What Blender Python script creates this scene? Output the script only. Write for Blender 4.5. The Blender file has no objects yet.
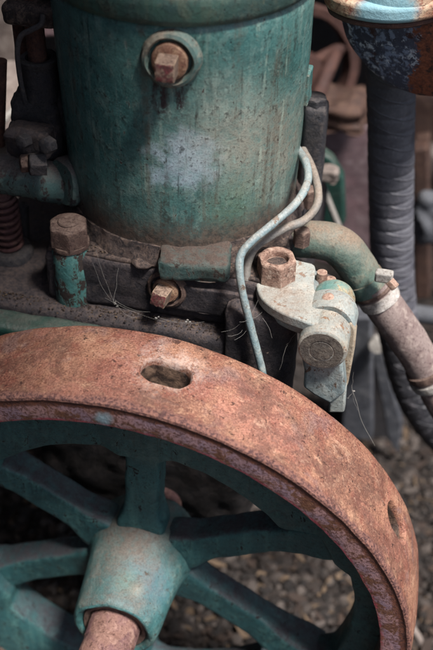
import bpy, bmesh, math, random
import numpy as np
from mathutils import Vector, Matrix, noise
from math import sin, cos, pi, radians, hypot
random.seed(7)
SC = bpy.context.scene
COL = SC.collection
V = Vector

# ------------------------------------------------------------------ camera
F, CX, CY = 1023.0, 212.3, 357.55
PITCH, YAW, ROLL = 0.731734365, -0.219522349, 0.0164795523
EYE = V((.2245, -.5876, .9139))
FW = V((sin(YAW)*cos(PITCH), cos(YAW)*cos(PITCH), -sin(PITCH)))
_r = V((cos(YAW), -sin(YAW), 0)); _u = _r.cross(FW)
RT = cos(ROLL)*_r + sin(ROLL)*_u
UP = -sin(ROLL)*_r + cos(ROLL)*_u
cd = bpy.data.cameras.new('camera'); cam = bpy.data.objects.new('camera', cd); COL.objects.link(cam)
m = Matrix((RT, UP, -FW)).transposed().to_4x4(); m.translation = EYE
cam.matrix_world = m
cd.sensor_fit = 'VERTICAL'; cd.sensor_height = 36; cd.sensor_width = 24
cd.lens = F/650*36
cd.shift_x = (216.5-CX)/650; cd.shift_y = (CY-325)/650
cd.clip_start = .02; cd.clip_end = 200
cd.dof.use_dof = True; cd.dof.focus_distance = .955; cd.dof.aperture_fstop = 4.3
SC.camera = cam

def at(px, py, x=None, y=None, z=None):
    "real point of the place on the sight line of a photo pixel, at a known x, y or z"
    d = FW + (px-CX)/F*RT - (py-CY)/F*UP
    if x is not None: s = (x-EYE.x)/d.x
    elif y is not None: s = (y-EYE.y)/d.y
    else: s = (z-EYE.z)/d.z
    return EYE + s*d

# ------------------------------------------------------------------ light
w = bpy.data.worlds.new('World'); SC.world = w; w.use_nodes = True
nt = w.node_tree; nt.nodes.clear()
sky = nt.nodes.new('ShaderNodeTexSky'); sky.sky_type = 'NISHITA'; sky.sun_disc = False
SUN_EL, SUN_AZ = radians(66), radians(122)     # azimuth clockwise from +Y
sky.sun_elevation = SUN_EL; sky.sun_rotation = SUN_AZ
sky.air_density = 1.0; sky.dust_density = 3.0; sky.ozone_density = 1.0
bg = nt.nodes.new('ShaderNodeBackground'); bg.inputs[1].default_value = .092
wo = nt.nodes.new('ShaderNodeOutputWorld')
nt.links.new(sky.outputs[0], bg.inputs[0]); nt.links.new(bg.outputs[0], wo.inputs[0])
sl = bpy.data.lights.new('sun', 'SUN'); sl.energy = 5.0; sl.angle = radians(11); sl.color = (1, .96, .92)
so = bpy.data.objects.new('sun', sl); COL.objects.link(so)
sd = V((sin(SUN_AZ)*cos(SUN_EL), cos(SUN_AZ)*cos(SUN_EL), sin(SUN_EL)))
so.rotation_euler = sd.to_track_quat('Z', 'Y').to_euler(); so.location = sd*5
SC.view_settings.view_transform = 'Standard'; SC.view_settings.look = 'None'
SC.view_settings.gamma = 1; SC.view_settings.exposure = 0.92

# ------------------------------------------------------------------ materials
def S(h):
    h = h.lstrip('#'); o = []
    for i in (0, 2, 4):
        c = int(h[i:i+2], 16)/255
        o.append(c/12.92 if c <= .04045 else ((c+.055)/1.055)**2.4)
    return tuple(o)+(1,)

class Mat:
    "small node-graph writer"
    def __init__(s, name):
        s.m = bpy.data.materials.new(name); s.m.use_nodes = True
        s.t = s.m.node_tree; s.t.nodes.clear()
        s.tc = s.N('ShaderNodeTexCoord'); s.co = s.tc.outputs['Object']
        s.geo = s.N('ShaderNodeNewGeometry')
    def N(s, k): return s.t.nodes.new(k)
    def L(s, a, b):
        if hasattr(a, 'is_output') or isinstance(a, bpy.types.NodeSocket): s.t.links.new(a, b)
        else: b.default_value = a
    def map(s, sc=(1, 1, 1), loc=(0, 0, 0), rot=(0, 0, 0), co=None):
        n = s.N('ShaderNodeMapping'); s.t.links.new(co or s.co, n.inputs[0])
        n.inputs['Scale'].default_value = sc; n.inputs['Location'].default_value = loc; n.inputs['Rotation'].default_value = rot
        return n.outputs[0]
    def noise(s, sc, det=4, ro=.55, dist=0, co=None, seed=0.0):
        n = s.N('ShaderNodeTexNoise'); n.noise_dimensions = '4D'
        s.t.links.new(co or s.co, n.inputs['Vector'])
        n.inputs['Scale'].default_value = sc; n.inputs['Detail'].default_value = det
        n.inputs['Roughness'].default_value = ro; n.inputs['Distortion'].default_value = dist; n.inputs['W'].default_value = seed
        return n.outputs[0]
    def vor(s, sc, feat='F1', co=None, out=0, rnd=1):
        n = s.N('ShaderNodeTexVoronoi'); n.feature = feat; s.t.links.new(co or s.co, n.inputs['Vector'])
        n.inputs['Scale'].default_value = sc; n.inputs['Randomness'].default_value = rnd
        return n.outputs[out]
    def rng(s, f, a, b, lo=0, hi=1, smooth=True):
        n = s.N('ShaderNodeMapRange'); n.interpolation_type = 'SMOOTHSTEP' if smooth else 'LINEAR'
        s.L(f, n.inputs[0])
        for i, v in enumerate((a, b, lo, hi)): s.L(v, n.inputs[i+1])
        return n.outputs[0]
    def ma(s, op, a, b=0, c=0):
        n = s.N('ShaderNodeMath'); n.operation = op
        s.L(a, n.inputs[0]); s.L(b, n.inputs[1]); s.L(c, n.inputs[2])
        return n.outputs[0]
    def mul(s, *a):
        r = a[0]
        for b in a[1:]: r = s.ma('MULTIPLY', r, b)
        return r
    def mix(s, f, a, b, mode='MIX'):
        n = s.N('ShaderNodeMix'); n.data_type = 'RGBA'; n.blend_type = mode
        s.L(f, n.inputs[0])
        for v, i in ((a, 6), (b, 7)): s.L(S(v) if isinstance(v, str) else v, n.inputs[i])
        return n.outputs[2]
    def xyz(s, co=None):
        n = s.N('ShaderNodeSeparateXYZ'); s.t.links.new(co or s.co, n.inputs[0]); return n.outputs
    def up(s):
        return s.xyz(s.geo.outputs['True Normal'])[2]
    def edge(s, rad=.0016):
        "worn arrises: where the rounded normal leaves the true one"
        b = s.N('ShaderNodeBevel'); b.samples = 4; b.inputs['Radius'].default_value = rad
        n = s.N('ShaderNodeVectorMath'); n.operation = 'DOT_PRODUCT'
        s.t.links.new(b.outputs[0], n.inputs[0]); s.t.links.new(s.geo.outputs['Normal'], n.inputs[1])
        return s.rng(n.outputs['Value'], .985, .90)
    def patch(s, c, r0, r1, wob=.0, sc=30):
        "soft-edged patch of wear round a point of the object"
        n = s.N('ShaderNodeVectorMath'); n.operation = 'DISTANCE'
        s.t.links.new(s.co, n.inputs[0]); n.inputs[1].default_value = c
        d = n.outputs['Value']
        if wob: d = s.ma('MULTIPLY_ADD', s.ma('SUBTRACT', s.noise(sc, 5, .65), .5), wob, d)
        return s.rng(d, r1, r0)
    def out(s, col, rough=.6, metal=0, h=None, dist=.001, strength=1, spec=.5):
        b = s.N('ShaderNodeBsdfPrincipled'); o = s.N('ShaderNodeOutputMaterial')
        s.L(S(col) if isinstance(col, str) else col, b.inputs['Base Color'])
        s.L(rough, b.inputs['Roughness']); s.L(metal, b.inputs['Metallic'])
        b.inputs['Specular IOR Level'].default_value = spec
        if h is not None:
            k = s.N('ShaderNodeBump'); k.inputs['Distance'].default_value = dist; k.inputs['Strength'].default_value = strength
            s.L(h, k.inputs['Height']); s.t.links.new(k.outputs[0], b.inputs['Normal'])
        s.t.links.new(b.outputs[0], o.inputs[0])
        return s.m

def paint(name, base, alt, worn, chip, rust, wear=.5, chips=.5, dust=.4, dustc='#6f5f57', rough=.45, seed=0, streak=.4, patches=(), extra=None, edge=0, bump=1):
    "old enamel on cast iron: faded clouds, vertical streaks, chips, specks, dust on what faces up"
    k = Mat(name)
    big = k.noise(13, 6, .65, .6, seed=seed); med = k.noise(48, 7, .7, .4, seed=seed+2)
    fine = k.noise(210, 6, .72, .2, seed=seed+3); vfine = k.noise(620, 4, .7, seed=seed+4)
    st = k.noise(75, 6, .7, .5, k.map((1, 1, .10)), seed=seed+5)
    c = k.mix(k.rng(big, .38, .62), base, alt)
    c = k.mix(k.mul(k.rng(k.noise(34, 6, .7, .5, seed=seed+21), .5, .62), .5), c, k.mix(.55, base, chip))
    c = k.mix(k.mul(k.rng(st, .5, .68), streak), c, worn)
    c = k.mix(k.mul(k.rng(med, .5, .64), wear), c, worn)
    for (ce, r0, r1, wob, colr, amt) in patches:
        c = k.mix(k.mul(k.patch(ce, r0, r1, wob, 38), k.rng(k.ma('ADD', k.mul(fine, .5), k.mul(med, .5)), .38, .58, amt*.35, amt)), c, colr)
    # pale scuffs, grime freckles and worn-through chips
    sc_ = k.mul(k.rng(k.noise(150, 6, .75, .8, k.map((1, 1, .45)), seed=seed+14), .585, .62), k.rng(big, .42, .56), .5)
    c = k.mix(sc_, c, worn)
    fr = k.mul(k.rng(fine, .52, .62), k.rng(med, .40, .56), .72)
    c = k.mix(fr, c, chip)
    c = k.mix(k.mul(k.rng(vfine, .5, .66), .38), c, chip)
    c = k.mix(k.mul(k.rng(vfine, .46, .34), .25), c, worn)
    cm = k.noise(88, 8, .74, .6, k.map((1, 1, .6)), seed=seed+8)
    hi = .70-.13*chips
    ch = k.rng(cm, hi, hi+.014)
    rim_ = k.mul(k.rng(cm, hi-.022, hi-.006), .45)
    c = k.mix(rim_, c, worn)
    c = k.mix(ch, c, k.mix(k.rng(vfine, .4, .6), chip, rust))
    dots = k.mul(k.rng(k.ma('ADD', k.vor(105), k.mul(med, .35)), .30, .24), k.rng(k.noise(45, 4, .6, seed=seed+17), .52, .62))
    c = k.mix(k.mul(dots, .85), c, chip)
    st2 = k.mul(k.rng(k.noise(130, 7, .74, .5, k.map((1, 1, .07)), seed=seed+11), .57, .65), k.rng(big, .42, .56), streak*1.3)
    c = k.mix(st2, c, chip)
    if edge:
        eg = k.mul(k.edge(), k.rng(k.ma('ADD', k.mul(fine, .6), k.mul(med, .4)), .42, .56), edge)
        c = k.mix(eg, c, k.mix(k.rng(fine, .45, .55), rust, worn))
    du = k.mul(k.rng(k.up(), .25, .9), k.rng(k.ma('ADD', med, k.ma('MULTIPLY', fine, .4)), .5, .82, .3, 1), dust)
    c = k.mix(du, c, k.mix(k.rng(vfine, .35, .65), dustc, k.mix(.5, dustc, chip)))
    h = k.ma('ADD', k.mul(med, .9), k.mul(fine, .40)); h = k.ma('ADD', h, k.mul(vfine, .12)); h = k.ma('SUBTRACT', h, k.mul(ch, .22))
    h = k.ma('SUBTRACT', h, k.mul(dots, .18))
    h = k.ma('ADD', h, k.mul(big, 1.2))
    if extra: c = extra(k, c, fine, med)
    ro = k.ma('ADD', k.rng(med, .35, .65, rough-.1, rough+.16), k.mul(k.ma('ADD', ch, du), .3))
    return k.out(c, ro, 0, h, .0021*bump, .8)

def plug_drip(k, c, fine, med):
    x, y, z = k.xyz()
    ww = k.noise(70, 4, .6, .5, k.map((1, 1, .5)), seed=31)
    dx = k.ma('ABSOLUTE', k.ma('SUBTRACT', k.ma('ADD', x, k.mul(k.ma('SUBTRACT', ww, .5), .02)), .012))
    lane = k.ma('ABSOLUTE', k.ma('SUBTRACT', dx, .008))
    mk = k.mul(k.rng(lane, .0075, .002), k.rng(z, .512, .508), k.rng(z, .462, .49), k.rng(y, .24, .22))
    mk = k.mul(mk, k.rng(k.ma('ADD', fine, k.mul(k.rng(z, .46, .51), .2)), .50, .58), k.rng(k.noise(160, 5, .7, .4, k.map((1, 1, .35)), seed=33), .40, .50))
    c = k.mix(k.mul(mk, .9), c, '#2a1c22')
    sk = k.noise(42, 7, .72, .5, k.map((1, 1, .045)), seed=51); sk2 = k.noise(95, 6, .7, .4, k.map((1, 1, .05)), seed=52)
    c = k.mix(k.mul(k.rng(sk, .52, .60), k.rng(med, .40, .58), .5), c, '#54493d')
    c = k.mix(k.mul(k.rng(sk2, .56, .61), k.rng(fine, .40, .54), .5), c, '#2e2a25')
    c = k.mix(k.mul(k.rng(sk2, .42, .37), k.rng(med, .42, .6), .35), c, '#93a597')
    # oily brown dirt working up from the foot
    d = k.rng(k.ma('ADD', z, k.mul(k.ma('SUBTRACT', med, .5), .05)), .380, .340)
    return k.mix(k.mul(d, .92), c, k.mix(k.rng(fine, .4, .6), '#3d322e', '#5c4c43'))

M = {}
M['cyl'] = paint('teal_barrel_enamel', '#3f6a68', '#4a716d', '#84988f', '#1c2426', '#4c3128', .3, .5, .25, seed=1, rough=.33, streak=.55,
    patches=(((.028, .19, .432), .022, .040, .075, '#a3b7c4', .9),  # faded paint, with sky sheen and a sun patch put into the colour
             ((.066, .2, .455), .0, .085, .06, '#96968a', .85),
             ((.095, .25, .42), .01, .09, .05, '#7f776a', .85),
             ((.07, .2, .375), .0, .05, .04, '#536a52', .7),
             ((.098, .245, .50), .0, .05, .05, '#24413c', .75), ((.02, .19, .545), .0, .06, .05, '#2c5348', .5),
             ((-.12, .28, .40), .0, .05, .04, '#3a5a60', .6)), extra=plug_drip, bump=.65)
M['bossdust'] = paint('dusty_boss_enamel', '#4b6a66', '#6d6c60', '#8d8272', '#28292a', '#4c3128', .8, .5, .5, '#8b7a6a', seed=6, rough=.5, edge=.7)
M['grimy'] = paint('grimy_teal_enamel', '#385654', '#455a56', '#66746c', '#262326', '#3d3331', .5, 1.2, 1.0, '#706460', seed=91, rough=.55)
M['flange'] = paint('teal_flange_enamel', '#3a5a50', '#324a48', '#5c6150', '#20211f', '#4c2f26', .5, .5, .6, seed=9)
M['wheelteal'] = paint('teal_wheel_enamel', '#264c4f', '#2e5759', '#507872', '#11161a', '#221a1d', .4, .8, .9, '#3d343b', seed=17, rough=.5)
M['hub'] = paint('teal_hub_enamel', '#335c5b', '#3b6566', '#6f827a', '#18211f', '#3a2b22', .45, .55, .7, '#63574f', seed=23, rough=.5, streak=.15,
    patches=(((.03, .01, .045), .0, .05, .04, '#54788c', .6), ((.01, 0, .05), .0, .022, .02, '#4c8a72', .5),
             ((0, .062, .055), .015, .045, .03, '#6b5c53', .95), ((.02, -.005, .045), .0, .014, .016, '#a89a86', .8)))
M['bracket'] = paint('pale_bracket_paint', '#7f8b8b', '#90948f', '#a6a39a', '#54463c', '#7c5540', .5, .75, .35, '#9a8b7c', seed=37, rough=.55, streak=.2, edge=.9, patches=(((.122, .152, .317), .018, .034, .02, '#6b6058', .8), ((.15, .15, .317), .0, .03, .03, '#7c7f7a', .6)))
M['tealcap'] = paint('verdigris_cap_paint', '#66857f', '#8a9a8e', '#b09a78', '#4a4334', '#8a5a34', .9, .9, .2, seed=41, edge=.6, patches=(((.160, .19, .316), .004, .012, .01, '#3f7f7c', .9), ((.186, .19, .30), .0, .018, .02, '#9a7048', .9)))
M['barrelpaint'] = paint('grey_rust_stained_barrel', '#7d8583', '#918a7c', '#a59d90', '#54453a', '#8a5c3a', .6, .9, .3, '#8f7d6c', seed=39, rough=.6, edge=.8)
M['cream'] = paint('cream_rusty_paint', '#988a76', '#87857c', '#a99e8c', '#6b4a30', '#8a5a34', .5, .75, .2, seed=43, rough=.6, edge=.9)
M['bluegrey'] = paint('blue_grey_paint', '#66767a', '#7d8888', '#9a9c96', '#39342f', '#5e483a', .5, .8, .4, '#857a70', seed=47, edge=.7)
M['foot'] = paint('dusty_foot_paint', '#324b49', '#424e49', '#5a5d55', '#1f1d1c', '#43362e', .5, 1.0, 1.2, '#4d4039', seed=57, rough=.6, edge=.6)
M['elbow'] = paint('elbow_paint', '#48625a', '#5d665d', '#7d7868', '#2f302b', '#5a4a3c', .6, .6, 1.0, '#7b6a5b', seed=53, rough=.55)

def rusty(name, a, b, c2, dark, sc=1, seed=0, bump=.8, lo=.45, edge=0, dust=0, dustc='#8a7768'):
    k = Mat(name)
    big = k.noise(20*sc, 7, .68, .8, seed=seed); med = k.noise(75*sc, 7, .74, .5, seed=seed+1)
    fine = k.noise(300*sc**.5, 5, .74, seed=seed+2); vf = k.noise(750, 3, .7, seed=seed+3)
    c = k.mix(k.rng(big, .40, .60), a, b)
    c = k.mix(k.mul(k.rng(med, .5, .62), .7), c, c2)
    c = k.mix(k.mul(k.rng(fine, .51, .60), k.rng(med, .60, .42), .85), c, dark)
    c = k.mix(k.mul(k.rng(vf, .5, .64), .4), c, dark)
    if edge: c = k.mix(k.mul(k.edge(), k.rng(fine, .36, .52), edge), c, c2)
    if dust: c = k.mix(k.mul(k.rng(k.up(), .2, .9), k.rng(med, .38, .58, .35, 1), dust), c, k.mix(k.rng(fine, .4, .6), dustc, b))
    h = k.ma('ADD', k.mul(med, .8), k.mul(fine, .5)); h = k.ma('ADD', h, k.mul(big, .6)); h = k.ma('ADD', h, k.mul(vf, .12))
    return k.out(c, k.rng(med, .35, .65, .58, .88), 0, h, .0026, bump, spec=.35)
M['nut'] = rusty('dusty_rust_nut', '#957a6b', '#7a5c50', '#b5a292', '#33241f', 2, 3, edge=.7, dust=.6, dustc='#a69080')
M['nutdark'] = rusty('brown_dusty_nut', '#4e3b35', '#5d4a42', '#6d5a4f', '#241c1b', 2, 5, edge=.5, dust=.7, dustc='#76665c')
M['plug'] = rusty('plug_brass_rust', '#8a6a54', '#70483c', '#b09478', '#33231f', 2, 8, edge=.8, dust=.4)
def daubed(name):
    "dusty worn bolt head with a daub of old red paint left on its end face"
    k = Mat(name); ny = k.xyz(k.geo.outputs['Normal'])[1]
    med = k.noise(150, 7, .74, .5, seed=4); fine = k.noise(420, 5, .74, seed=5)
    c = k.mix(k.rng(med, .42, .6), '#6b574c', '#8a7566'); c = k.mix(k.mul(k.rng(fine, .5, .6), .8), c, '#3a2a24')
    rd = k.mul(k.rng(ny, -.80, -.93), k.rng(med, .62, .48))
    c = k.mix(k.mul(rd, .85), c, k.mix(k.rng(fine, .42, .58), '#6b2730', '#4a2a2a'))
    c = k.mix(k.mul(k.edge(.0012), k.rng(fine, .36, .5), .8), c, '#b59c80')
    return k.out(c, .65, 0, k.ma('ADD', med, k.mul(fine, .5)), .0016, .8, spec=.4)
M['plugred'] = daubed('bolt_with_red_daub')
M['shaft'] = rusty('pitted_shaft_end', '#7b5c52', '#66494b', '#987a6e', '#38211a', 1.6, 12)
M['grease'] = rusty('greasy_black_iron', '#2c292d', '#383234', '#4c4340', '#141316', 1.4, 15, .9, edge=.5, dust=.6, dustc='#5a4c45')
M['ledge'] = rusty('dusty_dark_ledge', '#463a36', '#262021', '#66564c', '#121010', 1.5, 18, dust=.7, dustc='#6b5a50')
M['chamber'] = rusty('black_oily_chamber', '#1d1918', '#151315', '#2b2422', '#0a0909', 1.4, 19, dust=.5, dustc='#3a302b')
M['darkiron'] = rusty('dark_fitting_iron', '#2b2b30', '#383536', '#484240', '#141417', 1.6, 21, edge=.5, dust=.5, dustc='#57504d')
M['rodrust'] = rusty('rust_brown_rod', '#5a3a31', '#47302b', '#6a4d40', '#241716', 2, 24)
M['spring'] = rusty('rust_red_spring', '#4b2f30', '#5a3f3c', '#6c5249', '#201517', 2, 27)
M['farrust'] = rusty('far_rust', '#4a322c', '#3b2723', '#5c4037', '#3c2520', 1, 30)
M['brownjunk'] = rusty('brown_machinery', '#3d2c26', '#4a352c', '#5a463b', '#20181a', 1, 33)
M['timber'] = rusty('weathered_timber', '#756a64', '#635955', '#8a817b', '#383130', .6, 36)
M['pinkslab'] = rusty('pink_grey_slab', '#7d6468', '#6c5a5d', '#8d7c7e', '#42363a', .5, 39)
M['steelpost'] = rusty('grey_steel_post', '#4b4d52', '#3d3f45', '#5d5d60', '#2d2c30', .8, 42)
M['darkgreen'] = paint('dark_green_far', '#18352f', '#1f413a', '#33483f', '#16201e', '#33261f', .3, .3, .3, seed=60)

# flywheel rim: rusty tread, dark pitted lip, flaking pink face, teal inside
def rim_material():
    k = Mat('rim_rust_and_pink_flakes')
    x, y, z = k.xyz()
    rr = k.ma('SQRT', k.ma('ADD', k.mul(x, x), k.mul(z, z)))
    big = k.noise(13, 6, .62, .8, seed=2); med = k.noise(62, 7, .7, .4, seed=3); fine = k.noise(330, 5, .72, seed=4)
    vf = k.noise(640, 4, .72, seed=5)
    tr = k.mix(k.rng(big, .33, .66), '#6f4a3c', '#946a55')
    tr = k.mix(k.mul(k.rng(k.noise(30, 6, .7, .5, seed=7), .48, .6), .75), tr, '#744236')
    tr = k.mix(k.mul(k.rng(med, .52, .64), .5), tr, '#ab866c')
    tr = k.mix(k.mul(k.rng(k.noise(24, 5, .65, .6, seed=9), .54, .65), .5), tr, '#6d5d60')
    tr = k.mix(k.mul(k.rng(k.noise(9, 6, .7, .9, seed=61), .50, .60), .65), tr, k.mix(k.rng(fine, .4, .6), '#7d4a3f', '#9c6a5c'))
    tr = k.mix(k.mul(k.rng(fine, .50, .60), k.rng(big, .62, .42), .8), tr, '#5b3830')
    tr = k.mix(k.mul(k.rng(vf, .48, .60), .6), tr, '#45291f'); tr = k.mix(k.mul(k.rng(vf, .46, .36), .35), tr, '#bd9a80')
    tr = k.mix(k.mul(k.rng(k.noise(15, 8, .74, 1.0, seed=41), .47, .58), k.rng(k.noise(120, 6, .75, .4, seed=42), .38, .50), .55), tr, '#49312a')
    scl = k.noise(60, 7, .74, .6, k.map((.35, 1, 1)), seed=44)
    tr = k.mix(k.mul(k.rng(scl, .57, .62), k.rng(fine, .42, .55), .4), tr, '#b3937d'); tr = k.mix(k.mul(k.rng(scl, .40, .385), .6), tr, '#58382f')
    pits = k.rng(k.noise(140, 6, .76, .4, seed=12), .60, .63)
    tr = k.mix(k.mul(pits, .85), tr, '#3a2420')
    # pale dust ring and dirt round the barring slot
    hz = k.mul(k.patch((.04, .06, .297), .018, .042, .05, 45), k.rng(k.ma('ADD', k.mul(fine, .5), k.mul(med, .5)), .44, .58))
    tr = k.mix(k.mul(hz, .55), tr, '#b3a096')
    # pocket of the slots: brown dirt, colour darkened so the recess looks deeper
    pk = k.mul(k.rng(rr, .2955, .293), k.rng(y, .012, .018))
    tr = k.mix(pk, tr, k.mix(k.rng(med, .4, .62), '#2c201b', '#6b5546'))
    # lip
    lp = k.rng(k.ma('ADD', y, k.mul(k.ma('SUBTRACT', k.ma('ADD', k.mul(med, .5), k.mul(big, .5)), .5), .045)), .0095, .003)
    lipc = k.mix(k.rng(fine, .42, .58), '#41292a', '#7d574c')
    tr = k.mix(k.mul(lp, k.rng(rr, .290, .294), .92), tr, lipc)
    # face
    fc = k.mix(k.rng(k.noise(26, 5, .6, .5, seed=14), .4, .6), '#92706f', '#7f6873')
    fc = k.mix(k.rng(k.noise(60, 7, .7, .5, seed=15), .50, .57), fc, '#63412f')
    fc = k.mix(k.mul(k.rng(fine, .49, .58), .8), fc, '#4f3029')
    rg = k.ma('ADD', rr, k.mul(k.ma('SUBTRACT', med, .5), .014))
    fc = k.mix(k.rng(rg, .287, .290), fc, k.mix(k.rng(fine, .4, .6), '#6a4030', '#4b2f2a'))
    fc = k.mix(k.mul(k.rng(rg, .2735, .2705), .8), fc, k.mix(k.rng(med, .45, .55), '#8d3b48', '#6b3a33'))
    fc = k.mix(k.mul(k.patch((-.003, 0, .279), .003, .012, .012, 120), .85), fc, '#7e97a0')
    ff = k.mul(k.rng(y, .0075, .005), k.rng(rr, .2955, .2935))
    c = k.mix(ff, tr, fc)
    inn = k.rng(rr, .2686, .2683)
    tl = k.mix(k.rng(med, .35, .65), '#1e4346', '#2a5357'); tl = k.mix(k.mul(k.rng(fine, .55, .65), .7), tl, '#20191b')
    c = k.mix(inn, c, tl)
    h = k.ma('ADD', k.mul(med, .8), k.mul(fine, .5)); h = k.ma('ADD', h, k.mul(vf, .12)); h = k.ma('SUBTRACT', h, k.mul(pits, .5))
    h = k.ma('ADD', h, k.mul(lp, fine, .6))
    return k.out(c, k.rng(med, .35, .65, .46, .74), 0, h, .0027, .8, spec=.4)
M['rim'] = rim_material()

def barred(name, base, band, sc):
    "rubber with dusty cloth windings: fine oblique bands"
    k = Mat(name); x, y, z = k.xyz()
    n = k.noise(40, 5, .6, .3, seed=1); f = k.noise(350, 4, .7, seed=2)
    q = k.ma('ADD', k.ma('ADD', k.mul(z, sc), k.mul(x, sc*.25)), k.mul(n, .25))
    s_ = k.ma('FRACT', q)
    line = k.mul(k.rng(s_, .0, .05), k.rng(s_, .16, .07))
    c = k.mix(k.rng(n, .35, .65), base, band)
    c = k.mix(k.mul(line, k.rng(f,   .42, .6), .13), c, '#77757c')
    c = k.mix(k.mul(k.rng(f, .55, .66), .5), c, '#77747a')
    c = k.mix(k.mul(k.rng(k.noise(90, 6, .7, seed=6), .56, .68), .35), c, '#7d777c')
    h = k.ma('ADD', k.mul(f, .4), k.mul(line, .5)); h = k.ma('ADD', h, k.mul(n, .5))
    return k.out(c, k.rng(n, .3, .7, .5, .7), 0, h, .003, .8)
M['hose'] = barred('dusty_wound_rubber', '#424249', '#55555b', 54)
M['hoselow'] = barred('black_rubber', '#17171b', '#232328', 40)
M['rubberpipe'] = rusty('dusty_pink_hose', '#7d6f6b', '#6d5d5a', '#978a82', '#443534', 1.2, 50, .5)
M['zinc'] = rusty('grey_zinc', '#8e8b86', '#787470', '#b0aca6', '#55483f', 2, 52, .4)
M['band'] = rusty('pale_zinc_band', '#a09b96', '#8a847f', '#c4c0ba', '#5d5048', 2, 57, .4)
M['fuel'] = paint('pale_blue_pipe_paint', '#74898d', '#697d82', '#9fa19a', '#4c433c', '#6b5444', .6, .8, .5, '#9c9186', seed=70, rough=.45)
M['fuelbrown'] = paint('dusty_pipe_paint', '#666a69', '#6e665f', '#857f77', '#4a3d34', '#6b5444', .6, .5, .5, '#8d7c6c', seed=73, rough=.5)
M['thintube'] = rusty('dark_copper_tube', '#454447', '#3a3739', '#5c5550', '#232023', 2, 55)

def pot_material():
    k = Mat('blue_black_flaking_pot'); x, y, z = k.xyz()
    big = k.noise(26, 6, .7, .6, seed=3); med = k.noise(75, 7, .72, .5, seed=4); fine = k.noise(300, 5, .7, seed=5)
    c = k.mix(k.rng(big, .4, .6), '#454b60', '#2e3244')
    c = k.mix(k.mul(k.rng(med, .52, .56), .85), c, '#8492ae')
    c = k.mix(k.mul(k.rng(k.noise(120, 6, .72, .8, seed=9), .54, .57), k.rng(big, .40, .5), .95), c, '#c0c8d8')
    c = k.mix(k.rng(k.noise(40, 5, .65, .4, seed=12), .58, .63), c, '#3d2326')
    u_ = k.ma('ADD', x, k.mul(k.ma('SUBTRACT', med, .5), .06))
    rs = k.rng(u_, .206, .210)
    rc = k.mix(k.rng(fine, .42, .58), '#6b3a2c', '#8d5038'); rc = k.mix(k.rng(k.noise(90, 6, .7, seed=15), .52, .6), rc, '#3a2422')
    c = k.mix(rs, c, rc)
    c = k.mix(k.mul(k.patch((.166, .37, .474), .003, .011, .008, 90), .9), c, '#b08a60')
    h = k.ma('ADD', k.mul(med, .8), k.mul(fine, .4))
    return k.out(c, k.rng(med, .3, .7, .45, .75), 0, h, .003, .9)
M['pot'] = pot_material()
def potflange_material():
    k = Mat('rust_flange_with_teal_paint'); x, y, z = k.xyz()
    big = k.noise(30, 5, .6, .4, seed=3); med = k.noise(80, 7, .7, .4, seed=4); fine = k.noise(300, 5, .7, seed=5)
    c = k.mix(k.rng(med, .4, .62), '#8d6a55', '#b09a82'); c = k.mix(k.mul(k.rng(fine, .5, .62), .8), c, '#5b3a2e')
    c = k.mix(k.rng(k.noise(45, 5, .65, .4, seed=8), .52, .6), c, '#7d4a36')
    c = k.mix(k.mul(k.patch((.178, .335, .52), .022, .036, .02, 60), .9), c, '#6f9aa6')
    return k.out(c, .7, 0, k.ma('ADD', med, k.mul(fine, .5)), .0016, .9)
M['potflange'] = potflange_material()

def ground_material():
    k = Mat('dirt_ground')
    big = k.noise(4, 5, .6, seed=1); med = k.noise(40, 6, .7, seed=2); fine = k.noise(200, 4, .7, seed=3)
    c = k.mix(k.rng(big, .35, .65), '#2b2625', '#38322f'); c = k.mix(k.rng(med, .48, .62), c, '#1c1817')
    c = k.mix(k.mul(k.rng(fine, .5, .62), .8), c, '#4a4542')
    return k.out(c, .95, 0, k.ma('ADD', med, k.mul(fine, .6)), .012, .9, spec=.2)
M['ground'] = ground_material()
def stone_material(name, a, b, c2, hue=(.7, 1.25)):
    k = Mat(name)
    rnd = k.geo.outputs['Random Per Island']
    c = k.mix(k.rng(rnd, 0, 1, smooth=False), a, b)
    c = k.mix(k.rng(k.ma('FRACT', k.mul(rnd, 7.31)), .72, .8), c, c2)
    n = k.noise(220, 5, .7)
    c = k.mix(k.rng(n, .5, .65, 0, .6), c, '#2e2927')
    return k.out(c, .85, 0, n, .002, .7, spec=.3)
M['gravel'] = stone_material('gravel_stones', '#151211', '#28221f', '#463f3b')
M['chips'] = stone_material('dead_leaf_bits', '#241c19', '#3a2e27', '#574839')
def web_material():
    k = Mat('spider_silk'); return k.out('#8d8983', .6, 0)
M['silk'] = web_material()

# ------------------------------------------------------------------ mesh helpers
def tag(o, label=None, cat=None, group=None, kind=None):
    for n_, v in (('label', label), ('category', cat), ('group', group), ('kind', kind)):
        if v: o[n_] = v
    return o
def thing(name, loc, label, cat, group=None):
    o = bpy.data.objects.new(name, None); o.location = loc; o.empty_display_size = .03; COL.objects.link(o)
    return tag(o, label, cat, group)
def obj(name, bm, mat, parent=None, bevel=0, segs=2, sharp=40, smooth=True, label=None):
    bmesh.ops.recalc_face_normals(bm, faces=bm.faces)
    me = bpy.data.meshes.new(name); bm.to_mesh(me); bm.free()
    me.materials.append(mat if not isinstance(mat, str) else M[mat])
    if smooth:
        me.shade_smooth(); me.set_sharp_from_angle(angle=radians(sharp))
    o = bpy.data.objects.new(name, me); COL.objects.link(o)
    if parent is not None: attach(o, parent)
    if bevel:
        b = o.modifiers.new('bevel', 'BEVEL'); b.width = bevel; b.segments = segs; b.limit_method = 'ANGLE'; b.angle_limit = radians(30)
        b.harden_normals = False
        me.shade_smooth()
    if label: o['label'] = label
    return o
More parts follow.
